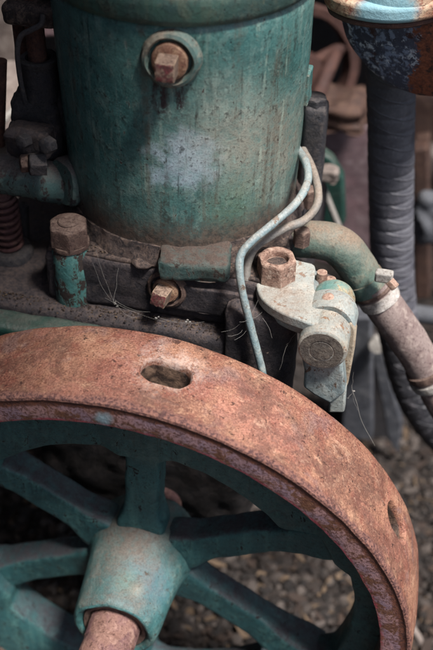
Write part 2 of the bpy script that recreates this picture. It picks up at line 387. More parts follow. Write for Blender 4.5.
def world_of(o):
    p = o; mtx = Matrix.Identity(4)
    while p is not None:
        mtx = p.matrix_parent_inverse @ Matrix.Translation(p.location) @ mtx if p.parent else Matrix.Translation(p.location) @ mtx
        p = p.parent
    return mtx
def attach(o, parent):
    o.parent = parent; o.matrix_parent_inverse = world_of(parent).inverted()
def frame(d):
    d = V(d).normalized()
    a = V((0, 0, 1)) if abs(d.z) < .9 else V((1, 0, 0))
    x = a.cross(d).normalized(); return x, d.cross(x), d
def lathe(bm, prof, o=(0, 0, 0), d=(0, 0, 1), n=64, closed=False, caps=True, wob=0, wsc=30):
    "prof: (radius, height along d)"
    x, y, z = frame(d); o = V(o); rings = []
    for (r, h) in prof:
        ring = []
        for i in range(n):
            a = 2*pi*i/n
            p = o + x*(r*cos(a)) + y*(r*sin(a)) + z*h
            if wob:
                q = noise.noise(p*wsc)*wob + noise.noise(p*wsc*3.1)*wob*.4
                p = p + (x*cos(a)+y*sin(a))*q + z*(noise.noise(p*wsc+V((9, 3, 1)))*wob*.6)
            ring.append(bm.verts.new(p))
        rings.append(ring)
    m_ = len(rings)
    for j in range(m_ if closed else m_-1):
        A, B = rings[j], rings[(j+1) % m_]
        for i in range(n): bm.faces.new((A[i], A[(i+1) % n], B[(i+1) % n], B[i]))
    if caps and not closed:
        bm.faces.new(rings[0][::-1]); bm.faces.new(rings[-1])
    return bm
def smooth_path(pts, sub=10):
    P = [V(p) for p in pts]; P = [P[0]*2-P[1]] + P + [P[-1]*2-P[-2]]; out = []
    for i in range(1, len(P)-2):
        a, b, c, d = P[i-1:i+3]
        for s in range(sub):
            t = s/sub
            out.append(.5*((2*b)+(c-a)*t+(2*a-5*b+4*c-d)*t*t+(3*b-a-3*c+d)*t**3))
    out.append(P[-2]); return out
def tube(bm, pts, rad, n=16, sub=10, wob=0, raw=False, flat=1):
    P = [V(p) for p in pts] if raw else smooth_path(pts, sub)
    L = len(P); nrm = None; rings = []
    for i, p in enumerate(P):
        t = (P[min(i+1, L-1)]-P[max(i-1, 0)]).normalized()
        if nrm is None: nrm = frame(t)[0]
        nrm = (nrm - t*nrm.dot(t)).normalized(); b = t.cross(nrm)
        r = rad(i/(L-1)) if callable(rad) else rad
        if wob: r *= 1+noise.noise(p*70)*wob
        rings.append([bm.verts.new(p+nrm*(r*cos(2*pi*k/n))+b*(r*flat*sin(2*pi*k/n))) for k in range(n)])
    for A, B in zip(rings, rings[1:]):
        for k in range(n): bm.faces.new((A[k], A[(k+1) % n], B[(k+1) % n], B[k]))
    bm.faces.new(rings[0][::-1]); bm.faces.new(rings[-1])
    return bm
def prism(bm, outline, vec):
    A = [bm.verts.new(V(p)) for p in outline]; B = [bm.verts.new(V(p)+V(vec)) for p in outline]
    n = len(A)
    bm.faces.new(A[::-1]); bm.faces.new(B)
    for i in range(n): bm.faces.new((A[i], A[(i+1) % n], B[(i+1) % n], B[i]))
    return bm
def box(bm, c, s, ax=None):
    "c centre, s full sizes, ax optional 3 axes"
    X, Y, Z = ax if ax else (V((1, 0, 0)), V((0, 1, 0)), V((0, 0, 1)))
    c = V(c); hx, hy, hz = X*s[0]/2, Y*s[1]/2, Z*s[2]/2
    return prism(bm, [c-hx-hy-hz, c+hx-hy-hz, c+hx+hy-hz, c-hx+hy-hz], hz*2)
def rbox(bm, c, s, ax=None, r=None, n=14):
    "box with generous cast roundings, dense enough to roughen"
    X, Y, Z = ax if ax else (V((1, 0, 0)), V((0, 1, 0)), V((0, 0, 1)))
    h = V(s)/2; r = r or min(s)*.28; c = V(c); verts = {}
    def pt(i, j, k):
        if (i, j, k) not in verts:
            u = [sin((2*q/n-1)*pi/2)*hh for q, hh in zip((i, j, k), h)]
            inn = V([max(-(hh-r), min(hh-r, x)) for x, hh in zip(u, h)]); d = V(u)-inn
            p = inn+(d.normalized()*r if d.length > 1e-9 else d)
            verts[(i, j, k)] = bm.verts.new(c+X*p.x+Y*p.y+Z*p.z)
        return verts[(i, j, k)]
    for a in range(n):
        for b in range(n):
            for f in (0, n):
                bm.faces.new((pt(a, b, f), pt(a+1, b, f), pt(a+1, b+1, f), pt(a, b+1, f)))
                bm.faces.new((pt(a, f, b), pt(a+1, f, b), pt(a+1, f, b+1), pt(a, f, b+1)))
                bm.faces.new((pt(f, a, b), pt(f, a+1, b), pt(f, a+1, b+1), pt(f, a, b+1)))
    return bm
def polynut(bm, o, d, af, h, sides=6, rot=0, hole=0, chamfer=.12, dome=0):
    "nut / bolt head standing on o along d; af across flats"
    x, y, z = frame(d); o = V(o); R = af/2/cos(pi/sides)
    def ring(r, hh, n=sides, rt=0):
        return [bm.verts.new(o+x*(r*cos(rot+rt+2*pi*i/n))+y*(r*sin(rot+rt+2*pi*i/n))+z*hh) for i in range(n)]
    N_ = sides*8
    def rnd(r, hh): return ring(r, hh, N_)
    def hexring(sc, hh, rmax):
        vs = []
        for i in range(N_):
            a = 2*pi*i/N_; ap = (a+pi/sides) % (2*pi/sides)-pi/sides
            ap = a % (2*pi/sides); ap = ap-pi/sides
            rr = min(af/2/cos(ap)*sc, rmax)
            vs.append(bm.verts.new(o+x*(rr*cos(rot+a))+y*(rr*sin(rot+a))+z*hh))
        return vs
    rings = [hexring(1, 0, 9), hexring(1, h*(1-chamfer), R*.985), hexring(1, h*(1-chamfer*.45), R*.945), hexring(.98, h, af/2*.96)]
    if hole:
        rings += [rnd(hole*1.12, h), rnd(hole, h-.0012), rnd(hole*.96, h-.004), rnd(hole*.9, h-.0075)]
    elif dome:
        rings += [rnd(af*.40, h+dome*.3), rnd(af*.2, h+dome*.9)]
    for A, B in zip(rings, rings[1:]):
        for i in range(N_): bm.faces.new((A[i], A[(i+1) % N_], B[(i+1) % N_], B[i]))
    bm.faces.new(rings[0][::-1]); bm.faces.new(rings[-1])
    return bm
def rough(bm, amp, sc, seed=0):
    bm.normal_update()
    for v in bm.verts:
        v.co += v.normal*(noise.noise(v.co*sc+V((seed, 0, 0)))*amp + noise.noise(v.co*sc*2.7)*amp*.4)
    return bm
def new(): return bmesh.new()
def refine(bm, cuts=4):
    bmesh.ops.subdivide_edges(bm, edges=bm.edges, cuts=cuts, use_grid_fill=True); return bm

# ------------------------------------------------------------------ ground
GZ = -.36
g = new()
bmesh.ops.create_grid(g, x_segments=120, y_segments=120, size=30)
for v in g.verts: v.co.z = GZ
tag(obj('ground', g, 'ground'), kind='structure')

def stones(name, areas, mat, sizes, squash=(.5, .9), kind='gravel'):
    bm = new(); rnd = random.Random(3 if kind == 'gravel' else 5)
    ico = bmesh.new(); bmesh.ops.create_icosphere(ico, subdivisions=1 if kind == 'gravel' else 1, radius=1)
    base = [v.co.copy() for v in ico.verts]; faces = [[v.index for v in f.verts] for f in ico.faces]; ico.free()
    for (x0, x1, y0, y1, n) in areas:
        for _ in range(n):
            p = V((rnd.uniform(x0, x1), rnd.uniform(y0, y1), GZ)); s = rnd.uniform(*sizes)*rnd.choice((.6, .8, 1, 1, 1.3))
            R = Matrix.Rotation(rnd.uniform(0, 6.3), 3, 'Z') @ Matrix.Rotation(rnd.uniform(-.5, .5), 3, 'X') @ Matrix.Rotation(rnd.uniform(-.5, .5), 3, 'Y')
            if kind == 'gravel': D = V((s*rnd.uniform(.8, 1.5), s*rnd.uniform(.7, 1.1), s*rnd.uniform(*squash)))
            else: D = V((s*rnd.uniform(1.2, 2.6), s*rnd.uniform(.35, .9), s*.09))
            off = V((rnd.uniform(0, 50), rnd.uniform(0, 50), 0)); vs = []
            for b in base:
                q = b*(1+noise.noise(b*1.3+off)*.55)
                q = V((q.x*D.x, q.y*D.y, q.z*D.z))
                if kind != 'gravel': q.z += .35*s*(q.x/D.x)**2*rnd_c(off.x) + .25*s*(q.y/D.y)**2
                vs.append(bm.verts.new(p+R @ q+V((0, 0, D.z*.45+rnd_h(off.x)*s*.8+(0 if kind == 'gravel' else .006)))))
            for f in faces: bm.faces.new([vs[i] for i in f])
    o = obj(name, bm, mat, sharp=50); tag(o, kind='stuff'); return o
def rnd_c(a): return (a*7.3) % 1*1.4-.5
def rnd_h(a): return (a*3.7) % 1
tag(stones('gravel', [(.1, .75, -.15, .75, 15000), (-.5, .3, -.1, .7, 9000), (-.2, .9, .75, 1.6, 3500), (-1.2, -.2, .8, 2.2, 500)], 'gravel', (.0022, .0085)),
    'loose grey gravel and stones covering the ground under the engine', 'gravel')
tag(stones('dead_leaves', [(.1, .7, -.1, .8, 2200), (-.5, .3, -.1, .6, 1500), (.0, .8, .7, 1.4, 450)], 'chips', (.0025, .008), kind='leaf'),
    'dry brown leaf bits and wood chips scattered over the gravel', 'leaf litter')

# ------------------------------------------------------------------ flywheel (axle along Y, front face at y = 0)
fly = thing('flywheel', (0, .05, -.3), 'large rusty spoked flywheel with teal spokes and a pink flaking rim face', 'flywheel')
R_, W_, RI = .300, .1027, .2687
def rim_bm():
    prof = [(RI, .006), (RI+.0012, .0028), (.2800, .0012), (.2915, .0013), (.2932, .0012), (.2942, .0010), (.2960, .0000), (.2984, .0006), (.2996, .0026), (.3001, .006)]
    for i in range(1, 12):
        t = i/12; prof.append((.3001+.0014*sin(pi*t)-.0006*t, .006+(W_-.012)*t))
    prof += [(.2992, W_-.006), (.2984, W_-.0025), (.2960, W_), (.2715, W_), (RI, W_-.003)]
    bm = new()
    lathe(bm, prof, (0, 0, 0), (0, 1, 0), n=420, closed=True, wob=.0007, wsc=45)
    return bm
rim = obj('rim', rim_bm(), 'rim', fly)
def slot_cutter(T, yc, hl, hw):
    rad = V((cos(T), 0, sin(T))); tan = V((sin(T), 0, -cos(T))); ax = V((0, 1, 0)); bm = new(); rings = []
    for r, k in ((.2712, .84), (.280, .92), (.2962, .97), (.2988, 1.02), (.3006, 1.12), (.308, 1.5)):
        ring = []
        for i in range(48):
            a = 2*pi*i/48; e = hl-hw
            px_ = cos(a)*hw*k + (e if cos(a) > 0 else -e); py_ = sin(a)*hw*k
            q = rad*r + tan*px_ + ax*(yc+py_); q += (tan*cos(a)+ax*sin(a))*noise.noise(q*90)*.0012
            ring.append(bm.verts.new(q))
        rings.append(ring)
    for A, B in zip(rings, rings[1:]):
        for i in range(48): bm.faces.new((A[i], A[(i+1) % 48], B[(i+1) % 48], B[i]))
    bm.faces.new(rings[0][::-1]); bm.faces.new(rings[-1])
    return obj('cutter', bm, 'rim', smooth=False)
cut = [slot_cutter(radians(82.3), .052, .0230, .0142), slot_cutter(radians(28.5), .062, .0235, .0145)]
for c_ in cut:
    b_ = rim.modifiers.new('slot', 'BOOLEAN'); b_.object = c_; b_.operation = 'DIFFERENCE'; b_.solver = 'EXACT'
dg = bpy.context.evaluated_depsgraph_get(); dg.update()
me_ = bpy.data.meshes.new_from_object(rim.evaluated_get(dg)); rim.modifiers.clear()
old_ = rim.data; rim.data = me_; bpy.data.meshes.remove(old_); me_.name = 'rim'
me_.shade_smooth(); me_.set_sharp_from_angle(angle=radians(38))
for c_ in cut: bpy.data.meshes.remove(c_.data)

def smst(a, b, t):
    t = max(0, min(1, (t-a)/(b-a))); return t*t*(3-2*t)
PHI = 86.7
def web_bm():
    "ring of cast web between spokes and rim; deeper to the upper side where the counterweight is cast in"
    bm = new(); n = 360; rings = []
    def rin(T):
        d = (T-27+180) % 360-180
        k = max(smst(-66, -58, d)*(1-smst(5, 12, d)), 0)
        r = .196+.042*k
        # corners of each window are filled in next to the spokes
        for j in range(6):
            e = abs((T-(PHI+60*j)+180) % 360-180)
            r -= .012*(1-smst(5, 11, e))
        return r
    for (fr, y) in ((0, .047), (.12, .0435), (1, .039), (1, .088), (.1, .088), (0, .083)):
        ring = []
        for i in range(n):
            T = 360*i/n; a = radians(T); r = rin(T)*(1-fr)+(RI+.003)*fr if fr not in (.12, .1) else rin(T)+.004
            p = V((r*cos(a), y, r*sin(a))); q = noise.noise(p*55)*.0008
            ring.append(bm.verts.new(p+V((cos(a)*q, q, sin(a)*q))))
        rings.append(ring)
    for j in range(6):
        A, B = rings[j], rings[(j+1) % 6]
        for i in range(n): bm.faces.new((A[i], A[(i+1) % n], B[(i+1) % n], B[i]))
    return bm
obj('web', web_bm(), 'wheelteal', fly, sharp=50)
def spoke_bm(T):
    bm = new(); a = radians(T); rad = V((cos(a), 0, sin(a))); tan = V((-sin(a), 0, cos(a))); ax = V((0, 1, 0)); rings = []
    nR, nS = 44, 64
    for i in range(nR):
        t = i/(nR-1); r = .035+t*(.236-.035)
        hw = .0185+.008*(1-smst(.08, .26, t))+.009*smst(.70, .95, t)
        yf = .066-.016*smst(.55, 1, t)-.004*(1-smst(.1, .3, t)); yb = .098
        hd = (yb-yf)/2; yc = (yb+yf)/2; ring = []
        for k in range(nS):
            q = 2*pi*k/nS; e = 2/6.5
            cx_ = math.copysign(abs(cos(q))**e, cos(q)); cy_ = math.copysign(abs(sin(q))**e, sin(q))
            p = rad*r+tan*(hw*cx_)+ax*(yc+hd*cy_)
            nn = noise.noise(p*50+V((T, 0, 0)))*.0006+noise.noise(p*140)*.0004
            ring.append(bm.verts.new(p+tan*(nn*cx_)+ax*(nn*cy_)))
        rings.append(ring)
    for A, B in zip(rings, rings[1:]):
        for k in range(nS): bm.faces.new((A[k], A[(k+1) % nS], B[(k+1) % nS], B[k]))
    bm.faces.new(rings[0][::-1]); bm.faces.new(rings[-1])
    return bm
for j in range(6): obj('spoke', spoke_bm(PHI+60*j), 'wheelteal', fly, sharp=60)
hb = new()
lathe(hb, [(.034, -.0215), (.0365, -.0262), (.0400, -.0280), (.0425, -.0268), (.0446, -.0225), (.0458, -.014), (.0490, .02), (.0518, .045), (.0535, .056), (.0560, .061), (.0582, .066), (.0585, .073), (.056, .079), (.056, .11), (.05, .118), (.034, .118)],
      d=(0, 1, 0), n=120, closed=True, wob=.0016, wsc=42)
obj('hub', hb, 'hub', fly, sharp=55)
sh = new()
lathe(sh, [(.0235, -.070), (.0252, -.0675), (.0262, -.064), (.0264, -.050), (.0246, -.0485), (.0246, -.0455), (.0264, -.044), (.0268, -.02), (.0268, .15)], d=(0, 1, 0), n=72, wob=.0009, wsc=60)
obj('crankshaft_end', sh, 'shaft', fly, sharp=50)
col_ = new()
lathe(col_, [(.0272, -.020), (.0300, -.0235), (.0335, -.0245), (.0355, -.021), (.0345, -.014), (.0272, -.014)], d=(0, 1, 0), n=72, closed=True, wob=.0012, wsc=60)
obj('shaft_collar', col_, 'nutdark', fly)

# ------------------------------------------------------------------ engine
eng = thing('engine', (0, .3, -.06), 'old teal vertical single cylinder engine with grimy black crankcase', 'engine')
CYX, CYY = -.0064, .2992
cb = new()
prof = [(.1160, .300), (.1162, .335)]
prof += [(.1164+.0045*i/24, .343+.2095*i/24) for i in range(25)]
prof += [(.1200, .5555), (.1188, .558), (.1192, .5605)]
lathe(cb, prof, (CYX, CYY, 0), n=220, wob=.0008, wsc=22)
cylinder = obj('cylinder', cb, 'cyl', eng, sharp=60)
fb = new()
lathe(fb, [(.100, .5590), (.1205, .5592), (.1238, .5612), (.1252, .566), (.1256, .576), (.1250, .5835), (.1228, .5862), (.100, .5862)], (CYX, CYY, 0), n=160, wob=.0008, wsc=30)
obj('flange', fb, 'flange', cylinder, sharp=50)
hd = new()
lathe(hd, [(.10, .5870), (.1225, .5872), (.1245, .589), (.1262, .596), (.128, .61), (.128, .70)], (CYX, CYY, 0), n=120, wob=.001, wsc=30)
obj('cylinder_head', hd, 'ledge', eng)

def on_cyl(px, py, R=.119):
    d = FW+(px-CX)/F*RT-(py-CY)/F*UP
    ox, oy = EYE.x-CYX, EYE.y-CYY
    A = d.x**2+d.y**2; B = 2*(ox*d.x+oy*d.y); C = ox*ox+oy*oy-R*R
    s = (-B-math.sqrt(B*B-4*A*C))/(2*A); return EYE+s*d
def side_plug(c, nrm, boss_r, sq, parent, hm, boss_mat, bmat, rot):
    b = new()
    lathe(b, [(boss_r*1.12, -.012), (boss_r*1.10, .0005), (boss_r*1.0, .0065), (boss_r*.88, .0078), (boss_r*.81, .0062), (boss_r*.77, .001), (boss_r*.2, .001)], c, nrm, n=72, wob=.0007, wsc=80)
    boss = obj('plug_boss', b, boss_mat, parent)
    wz = new(); lathe(wz, [(boss_r*.30, .001), (boss_r*.66, .001), (boss_r*.68, .0045), (boss_r*.66, .0086), (boss_r*.58, .0100), (boss_r*.30, .0100)], c, nrm, n=56, wob=.0006, wsc=90)
    obj('washer', wz, bmat, boss)
    h = new(); polynut(h, V(c)+V(nrm)*.0098, nrm, sq, hm, sides=4, rot=rot, chamfer=.10, dome=.0003)
    obj('plug_head', rough(h, .0002, 120), 'plugred' if boss_r > .018 else 'plug', boss, sharp=45)
    return boss
c1 = on_cyl(171, 58)
n1 = V((c1.x-CYX, c1.y-CYY, 0)).normalized()
side_plug(c1, (n1+V((-.10, 0, 0))).normalized(), .0235, .0162, cylinder, .019, 'bossdust', 'plug', .75)
# lug on the barrel's far right side
lg = new(); a_ = radians(6)
rbox(lg, (CYX+.1195*cos(a_), CYY+.1195*sin(a_), .455), (.006, .024, .032))
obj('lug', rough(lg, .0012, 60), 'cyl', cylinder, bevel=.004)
# foot boss at the front of the barrel
ft = new(); rbox(ft, (.0335, .1840, .3265), (.068, .044, .024), (V((cos(.18), sin(.18), 0)), V((-sin(.18), cos(.18), 0)), V((0, 0, 1))))
obj('foot_boss', rough(ft, .0024, 55), 'foot', cylinder)
# dirt-filled fillet round the foot
fl = new(); lathe(fl, [(.110, .3375), (.1178, .3372), (.1195, .3325), (.1215, .3285), (.1240, .3245), (.1262, .3195)], (CYX, CYY, 0), n=200, wob=.0030, wsc=75, caps=False)
obj('foot_fillet', fl, 'ledge', cylinder)

# crankcase: upper plate with vertical front face, lower ledge, main box
cc = new()
rbox(cc, (.000, .3065, .289), (.235, .270, .058), r=.007, n=40)
crank = obj('crankcase', rough(cc, .0016, 40), 'grease', eng, bevel=.005, segs=3)
dk = new(); rbox(dk, (.000, .3065, .3180), (.228, .263, .006), r=.003, n=40)
obj('dusty_deck', rough(dk, .0012, 60), 'ledge', crank, bevel=.0018)
lo = new(); rbox(lo, (-.045, .31, .222), (.345, .315, .075), r=.009, n=40)
obj('lower_ledge', rough(lo, .002, 35), 'grease', crank, bevel=.006, segs=3)
mb_ = new(); rbox(mb_, (-.03, .32, .06), (.26, .29, .25), r=.02, n=50)
obj('crank_chamber', rough(mb_, .006, 35), 'chamber', crank, bevel=.01, segs=3)
gp = new(); rbox(gp, (-.150, .140, .238), (.20, .03, .03))
obj('teal_ledge_strip', rough(gp, .002, 50), 'darkgreen', crank, bevel=.003, label='teal painted strip along the ledge behind the rim')
# rust streaks and lumps of grime on the front face
def lump(name, c, s, mat, parent, amp=.003, sc=60, rot=0):
    b = new(); bmesh.ops.create_icosphere(b, subdivisions=4, radius=1)
    for v in b.verts: v.co = V((v.co.x*s[0], v.co.y*s[1], v.co.z*s[2]))
    rough(b, amp, sc, c[0]*100)
    R = Matrix.Rotation(rot, 3, 'Z')
    for v in b.verts: v.co = R @ v.co+V(c)
    return obj(name, b, mat, parent)
# corner pillar with a large hex nut
pl = at(68, 238, y=.178)
pb = new(); lathe(pb, [(.0195, -.092), (.0192, -.03), (.0186, -.003), (.0172, 0), (.005, 0)], pl+V((0, .004, -.010)), n=56, wob=.0008, wsc=60)
M['pillar'] = paint('flaking_teal_pillar', '#35605e', '#3f6c69', '#5f857c', '#231e1e', '#33271f', .4, 1.45, .6, '#5a4a42', seed=80, rough=.5)
pillar = obj('corner_pillar', pb, 'pillar', crank)
pn = new(); lathe(pn, [(.0192, -.0002), (.0196, .002), (.0190, .0045), (.010, .0045)], pl+V((0, .004, -.010)), n=56, wob=.0008, wsc=60)
obj('washer', pn, 'nutdark', pillar)
pn = new(); polynut(pn, pl+V((0, .004, -.0058)), (0, 0, 1), .0350, .021, rot=.35, chamfer=.16, dome=.0012)
nt_ = obj('hex_nut', rough(pn, .0003, 90), 'nutdark', pillar, sharp=45)
ps = new(); lathe(ps, [(.0100, .014), (.0100, .0212), (.0094, .0219), (.0100, .0226), (.0088, .0240), (.002, .0243)], pl+V((0, .004, -.0058)), n=40, wob=.0006, wsc=80)
obj('stud_end', ps, 'nutdark', pillar)
side_plug(at(168, 287, y=.1735), V((-.12, -1, .10)).normalized(), .0195, .0148, crank, .017, 'nutdark', 'plug', .6)
# stubby studs, nuts and crusts along the deck
def stud(px, py, z, af, h, parent, mat='nutdark', rot=0):
    p = at(px, py, z=z); b = new(); polynut(b, p, (0, 0, 1), af, h, rot=rot, chamfer=.18, dome=.001)
    return obj('stud_nut', rough(b, .0003, 90), mat, parent, sharp=45)
stud(301, 244, .318, .015, .017, crank, 'nutdark', .4)
stud(308, 205, .318, .015, .02, crank, 'nutdark', .1)
stud(262, 262, .322, .018, .012, crank, 'ledge', .2)
for (px, py, s) in ((128, 250, .012), (106, 242, .009), (143, 262, .010), (242, 262, .012), (230, 250, .012), (92, 243, .007)):
    lump('grime_lump', at(px, py, z=.319), (s*1.3, s, s*.45), 'ledge', crank)
b = new(); rbox(b, (.045, .170, .290), (.10, .006, .03)); obj('cover_plate', rough(b, .001, 60), 'grease', crank, bevel=.002)
def crumbs():
    bm = new(); rnd = random.Random(11)
    ico = bmesh.new(); bmesh.ops.create_icosphere(ico, subdivisions=1, radius=1)
    base = [v.co.copy() for v in ico.verts]; faces = [[v.index for v in f.verts] for f in ico.faces]; ico.free()
    def put(p, s):
        o_ = V((rnd.uniform(0, 50), 0, 0)); vs = [bm.verts.new(p+V((b.x*s*1.3, b.y*s, b.z*s*.7))*(1+noise.noise(b*1.4+o_)*.6)) for b in base]
        for f in faces: bm.faces.new([vs[i] for i in f])
    for _ in range(900):                                   # on the lower ledge, thickest against the face
        put(V((rnd.uniform(-.21, .12), .1705-abs(rnd.gauss(0, .009)), .2602)), rnd.uniform(.0002, .0009)*rnd.choice((.7, 1, 1.4)))
    for _ in range(900):                                   # on the deck round the barrel foot
        a = rnd.uniform(radians(-165), radians(-15)); q = .1275+abs(rnd.gauss(0, .009))
        x_, y_ = CYX+q*cos(a), CYY+q*sin(a)
        if abs(x_) < .108 and y_ > .178: put(V((x_, y_, .3215)), rnd.uniform(.0002, .0010)*rnd.choice((.7, 1, 1.4)))
    return bm
tag(obj('dirt_crumbs', crumbs(), 'chips'), 'dry crumbs of dirt lying on the greasy engine ledges', 'dirt', kind='stuff')
# ---- two thin fuel pipes
fp = [at(297, 148, y=.315), at(306, 163, y=.275), at(307.5, 182, y=.245), at(296, 203, y=.213), at(274, 223, y=.186), at(252, 241, y=.168), at(241, 255, y=.158), at(239.5, 272, y=.150), at(243, 295, y=.145), at(251, 328, y=.141), at(261, 366, y=.137), at(268, 400, y=.134)]
b = new(); tube(b, fp, .0039, 16, 10, wob=.09); obj('fuel_pipe', b, 'fuel', eng, label='pale blue thin pipe bent over the deck and down behind the rim')
fp = [at(303, 150, y=.33), at(312, 168, y=.30), at(318, 190, y=.27), at(316, 207, y=.25), at(303, 221, y=.228), at(285, 228, y=.212), at(268, 238, y=.198), at(255, 248, y=.19), at(248, 262, y=.185), at(246, 280, y=.178)]
b = new(); tube(b, fp, .0041, 16, 10, wob=.09); obj('fuel_pipe', b, 'fuelbrown', eng, label='dusty brown thin pipe running below the pale blue one')
# dark block and square bolt behind the barrel on the right
db = new(); rbox(db, at(313, 150, y=.36)+V((0, 0, -.02)), (.024, .03, .15))
blk = obj('governor_block', rough(db, .001, 60), 'darkiron', eng, bevel=.004)
p = at(314, 112, y=.36); b = new(); polynut(b, p, (0, 0, 1), .022, .018, rot=.3); obj('hex_nut', b, 'darkiron', blk)

# ---- hinge bracket above the rim
brk_z = .3165
def zpt(px, py, z=brk_z): return at(px, py, z=z)
out = [zpt(*q) for q in ((256, 283), (256, 272), (262, 262), (274, 257), (290, 258), (303, 261), (315, 265), (314.5, 279), (315, 289), (319, 294), (327, 297), (329, 318), (318, 325), (296, 318), (283, 313), (268, 304), (259, 294))]
out = [p for p in smooth_path(out+[out[0]], 3)][:-1]
bb = new(); prism(bb, out, (0, 0, -.012))
brk = obj('hinge_bracket', bb, 'bracket', eng, bevel=.0025, segs=3, label='pale chipped hinge bracket with a big hollow nut above the rim')
bk2 = new(); prism(bk2, [p+V((.004, .006, -.012)) for p in out], (0, 0, -.012))
o2 = obj('lower_plate', bk2, 'bluegrey', brk, bevel=.002)
nb = zpt(273.5, 279)+V((.0015, .004, .0002))
b = new(); polynut(b, nb, (0, 0, 1), .0335, .0235, rot=.42, hole=.0112, chamfer=.14); nut = obj('hollow_nut', rough(b, .0003, 80), 'nut', brk, sharp=45, label='big rusty hexagon nut with an open hollow centre')
b = new(); lathe(b, [(.0108, 0), (.0106, .0155), (.009, .0168), (.003, .0165)], nb, n=40, wob=.0008, wsc=90); obj('stud_end', b, 'ledge', nut)
b = new(); tube(b, [nb+V((0, 0, -.01)), nb+V((0, 0, -.06))], .012, 24, 4); obj('stud', b, 'nutdark', brk)
HX, HZ = .1692, .2945
def bar(name, prof, mat, parent, wob=.0006, n=72, c=(HX, HZ), label=None):
    b = new(); lathe(b, prof, (c[0], 0, c[1]), (0, 1, 0), n=n, wob=wob, wsc=60); return obj(name, b, mat, parent, label=label)
piv = bar('pivot_barrel', [(.0155, .1185), (.0205, .1185), (.0225, .1200), (.0230, .1225), (.0232, .148), (.0226, .1502), (.018, .1506)], 'barrelpaint', brk, label='rust stained pivot barrel with a ring stamped in its round face')
M['face'] = rusty('dark_grey_pin_face', '#4c4844', '#5c564f', '#6e675e', '#25211f', 2.2, 61)
b = new(); lathe(b, [(.0202, .1190), (.0202, .1181), (.0120, .1181), (.0116, .1186), (.0108, .1186), (.0104, .1180), (.003, .1178)], (HX, 0, HZ), (0, 1, 0), n=72, wob=.0003, wsc=80); obj('pin_face', b, 'face', piv)
bar('sleeve', [(.015, .1515), (.0240, .1512), (.0256, .1528), (.0260, .157), (.0260, .174), (.0252, .1765), (.016, .1768)], 'bracket', brk, c=(HX+.0005, HZ+.0025))
b = new(); b2 = at(328, 304, y=.160); lathe(b, [(.0058, -.004), (.0056, .0008), (.004, .0022), (.001, .0026)], V((HX-.003, .163, HZ+.0275)), (-.15, -.1, 1), n=28, wob=.0004, wsc=200); obj('rivet_head', b, 'nut', brk)
bar('end_cap', [(.015, .1775), (.0185, .1775), (.0205, .1790), (.0210, .183), (.0206, .199), (.0185, .204), (.012, .2065), (.003, .2075)], 'tealcap', brk, label='verdigris rounded end cap of the hinge barrel')
# arm hanging from the barrel, flat link behind
arm = [at(*q, y=.128) for q in ((301, 358), (304, 372), (303, 388), (314, 396), (331, 405), (345, 393), (343, 372), (341, 356), (322, 345))]
b = new(); prism(b, arm, (0, .018, 0)); obj('hanging_arm', b, 'bluegrey', brk, bevel=.003, segs=3, label='blue grey tapered arm hanging under the pivot barrel')
lk = [at(*q, y=.150) for q in ((340, 330), (351, 322), (356, 331), (354, 352), (348, 384), (343, 396), (338, 380))]
b = new(); prism(b, lk, (0, .010, 0)); obj('flat_link', b, 'cream', brk, bevel=.002)
lk = [at(*q, y=.142) for q in ((330, 385), (346, 388), (344, 413), (328, 413))]
b = new(); prism(b, lk, (0, .012, 0)); obj('pale_stop', b, 'bracket', brk, bevel=.002)
# short dusty studs behind the bracket
for (px, py, yy, h) in ((322, 272, .212, .045), (331, 279, .216, .045)):
    p = at(px, py, y=yy); b = new(); lathe(b, [(.0055, -h), (.0055, -.004), (.0050, 0), (.002, .0004)], p, n=24, wob=.0006, wsc=90); obj('rear_stud', b, 'nut', brk)
b = new(); rbox(b, (.135, .225, .265), (.07, .05, .05)); obj('bracket_mount', rough(b, .002, 50), 'grease', brk, bevel=.004)
b = new(); rbox(b, (.105, .165, .235), (.07, .035, .13)); obj('mount_foot', rough(b, .002, 50), 'grease', brk, bevel=.004)

# ---- valve gear on the left
vg = new(); tube(vg, [at(-25, 172, y=.235), at(5, 174, y=.235), at(40, 180, y=.235), at(62, 184, y=.245)], lambda t: .0185+.003*t, 32, 6, wob=.10)
arm_ = obj('tappet_arm', vg, 'grimy', eng, label='teal grimy tappet arm joining the barrel at the left')
b = new(); lathe(b, [(.024, -.02), (.0245, .002), (.022, .006), (.01, .006)], at(66, 182, y=.235), (-.55, -.8, .15), n=48, wob=.003, wsc=60); obj('arm_boss', b, 'grimy', arm_)
b = new(); polynut(b, at(46, 164, y=.205), (-1, -.5, .1), .020, .016, rot=.4, dome=.001); obj('hex_bolt', rough(b, .0003, 90), 'darkiron', arm_)
b = new(); polynut(b, at(33, 163, y=.205), (-1, -.5, .1), .015, .012, rot=.1, dome=.001); obj('hex_bolt', rough(b, .0003, 90), 'nutdark', arm_)
def coil(c, r, h, turns, wire):
    pts = [V(c)+V((r*cos(a), r*sin(a), h*a/(2*pi*turns))) for a in [2*pi*turns*i/(turns*28) for i in range(turns*28+1)]]
    b = new(); tube(b, pts, wire, 10, raw=True); return b
sp0 = at(11, 249, y=.235)
spg = obj('valve_spring', coil(sp0+V((0, 0, .0)), .0125, .066, 8, .0024), 'spring', eng)
b = new(); tube(b, [sp0+V((0, 0, -.01)), sp0+V((0, 0, .075))], .0095, 20, 3); obj('spring_rod', b, 'spring', spg)
b = new(); lathe(b, [(.010, .004), (.021, .004), (.0235, .001), (.0245, -.006), (.026, -.012), (.027, -.03)], sp0, n=48, wob=.0008, wsc=70); obj('spring_cup', b, 'darkiron', spg)
b = new(); tube(b, [at(23, 205, y=.26), at(24, 230, y=.262), at(26, 256, y=.265)], .006, 12, 6); obj('guide_post', b, 'darkiron', spg)
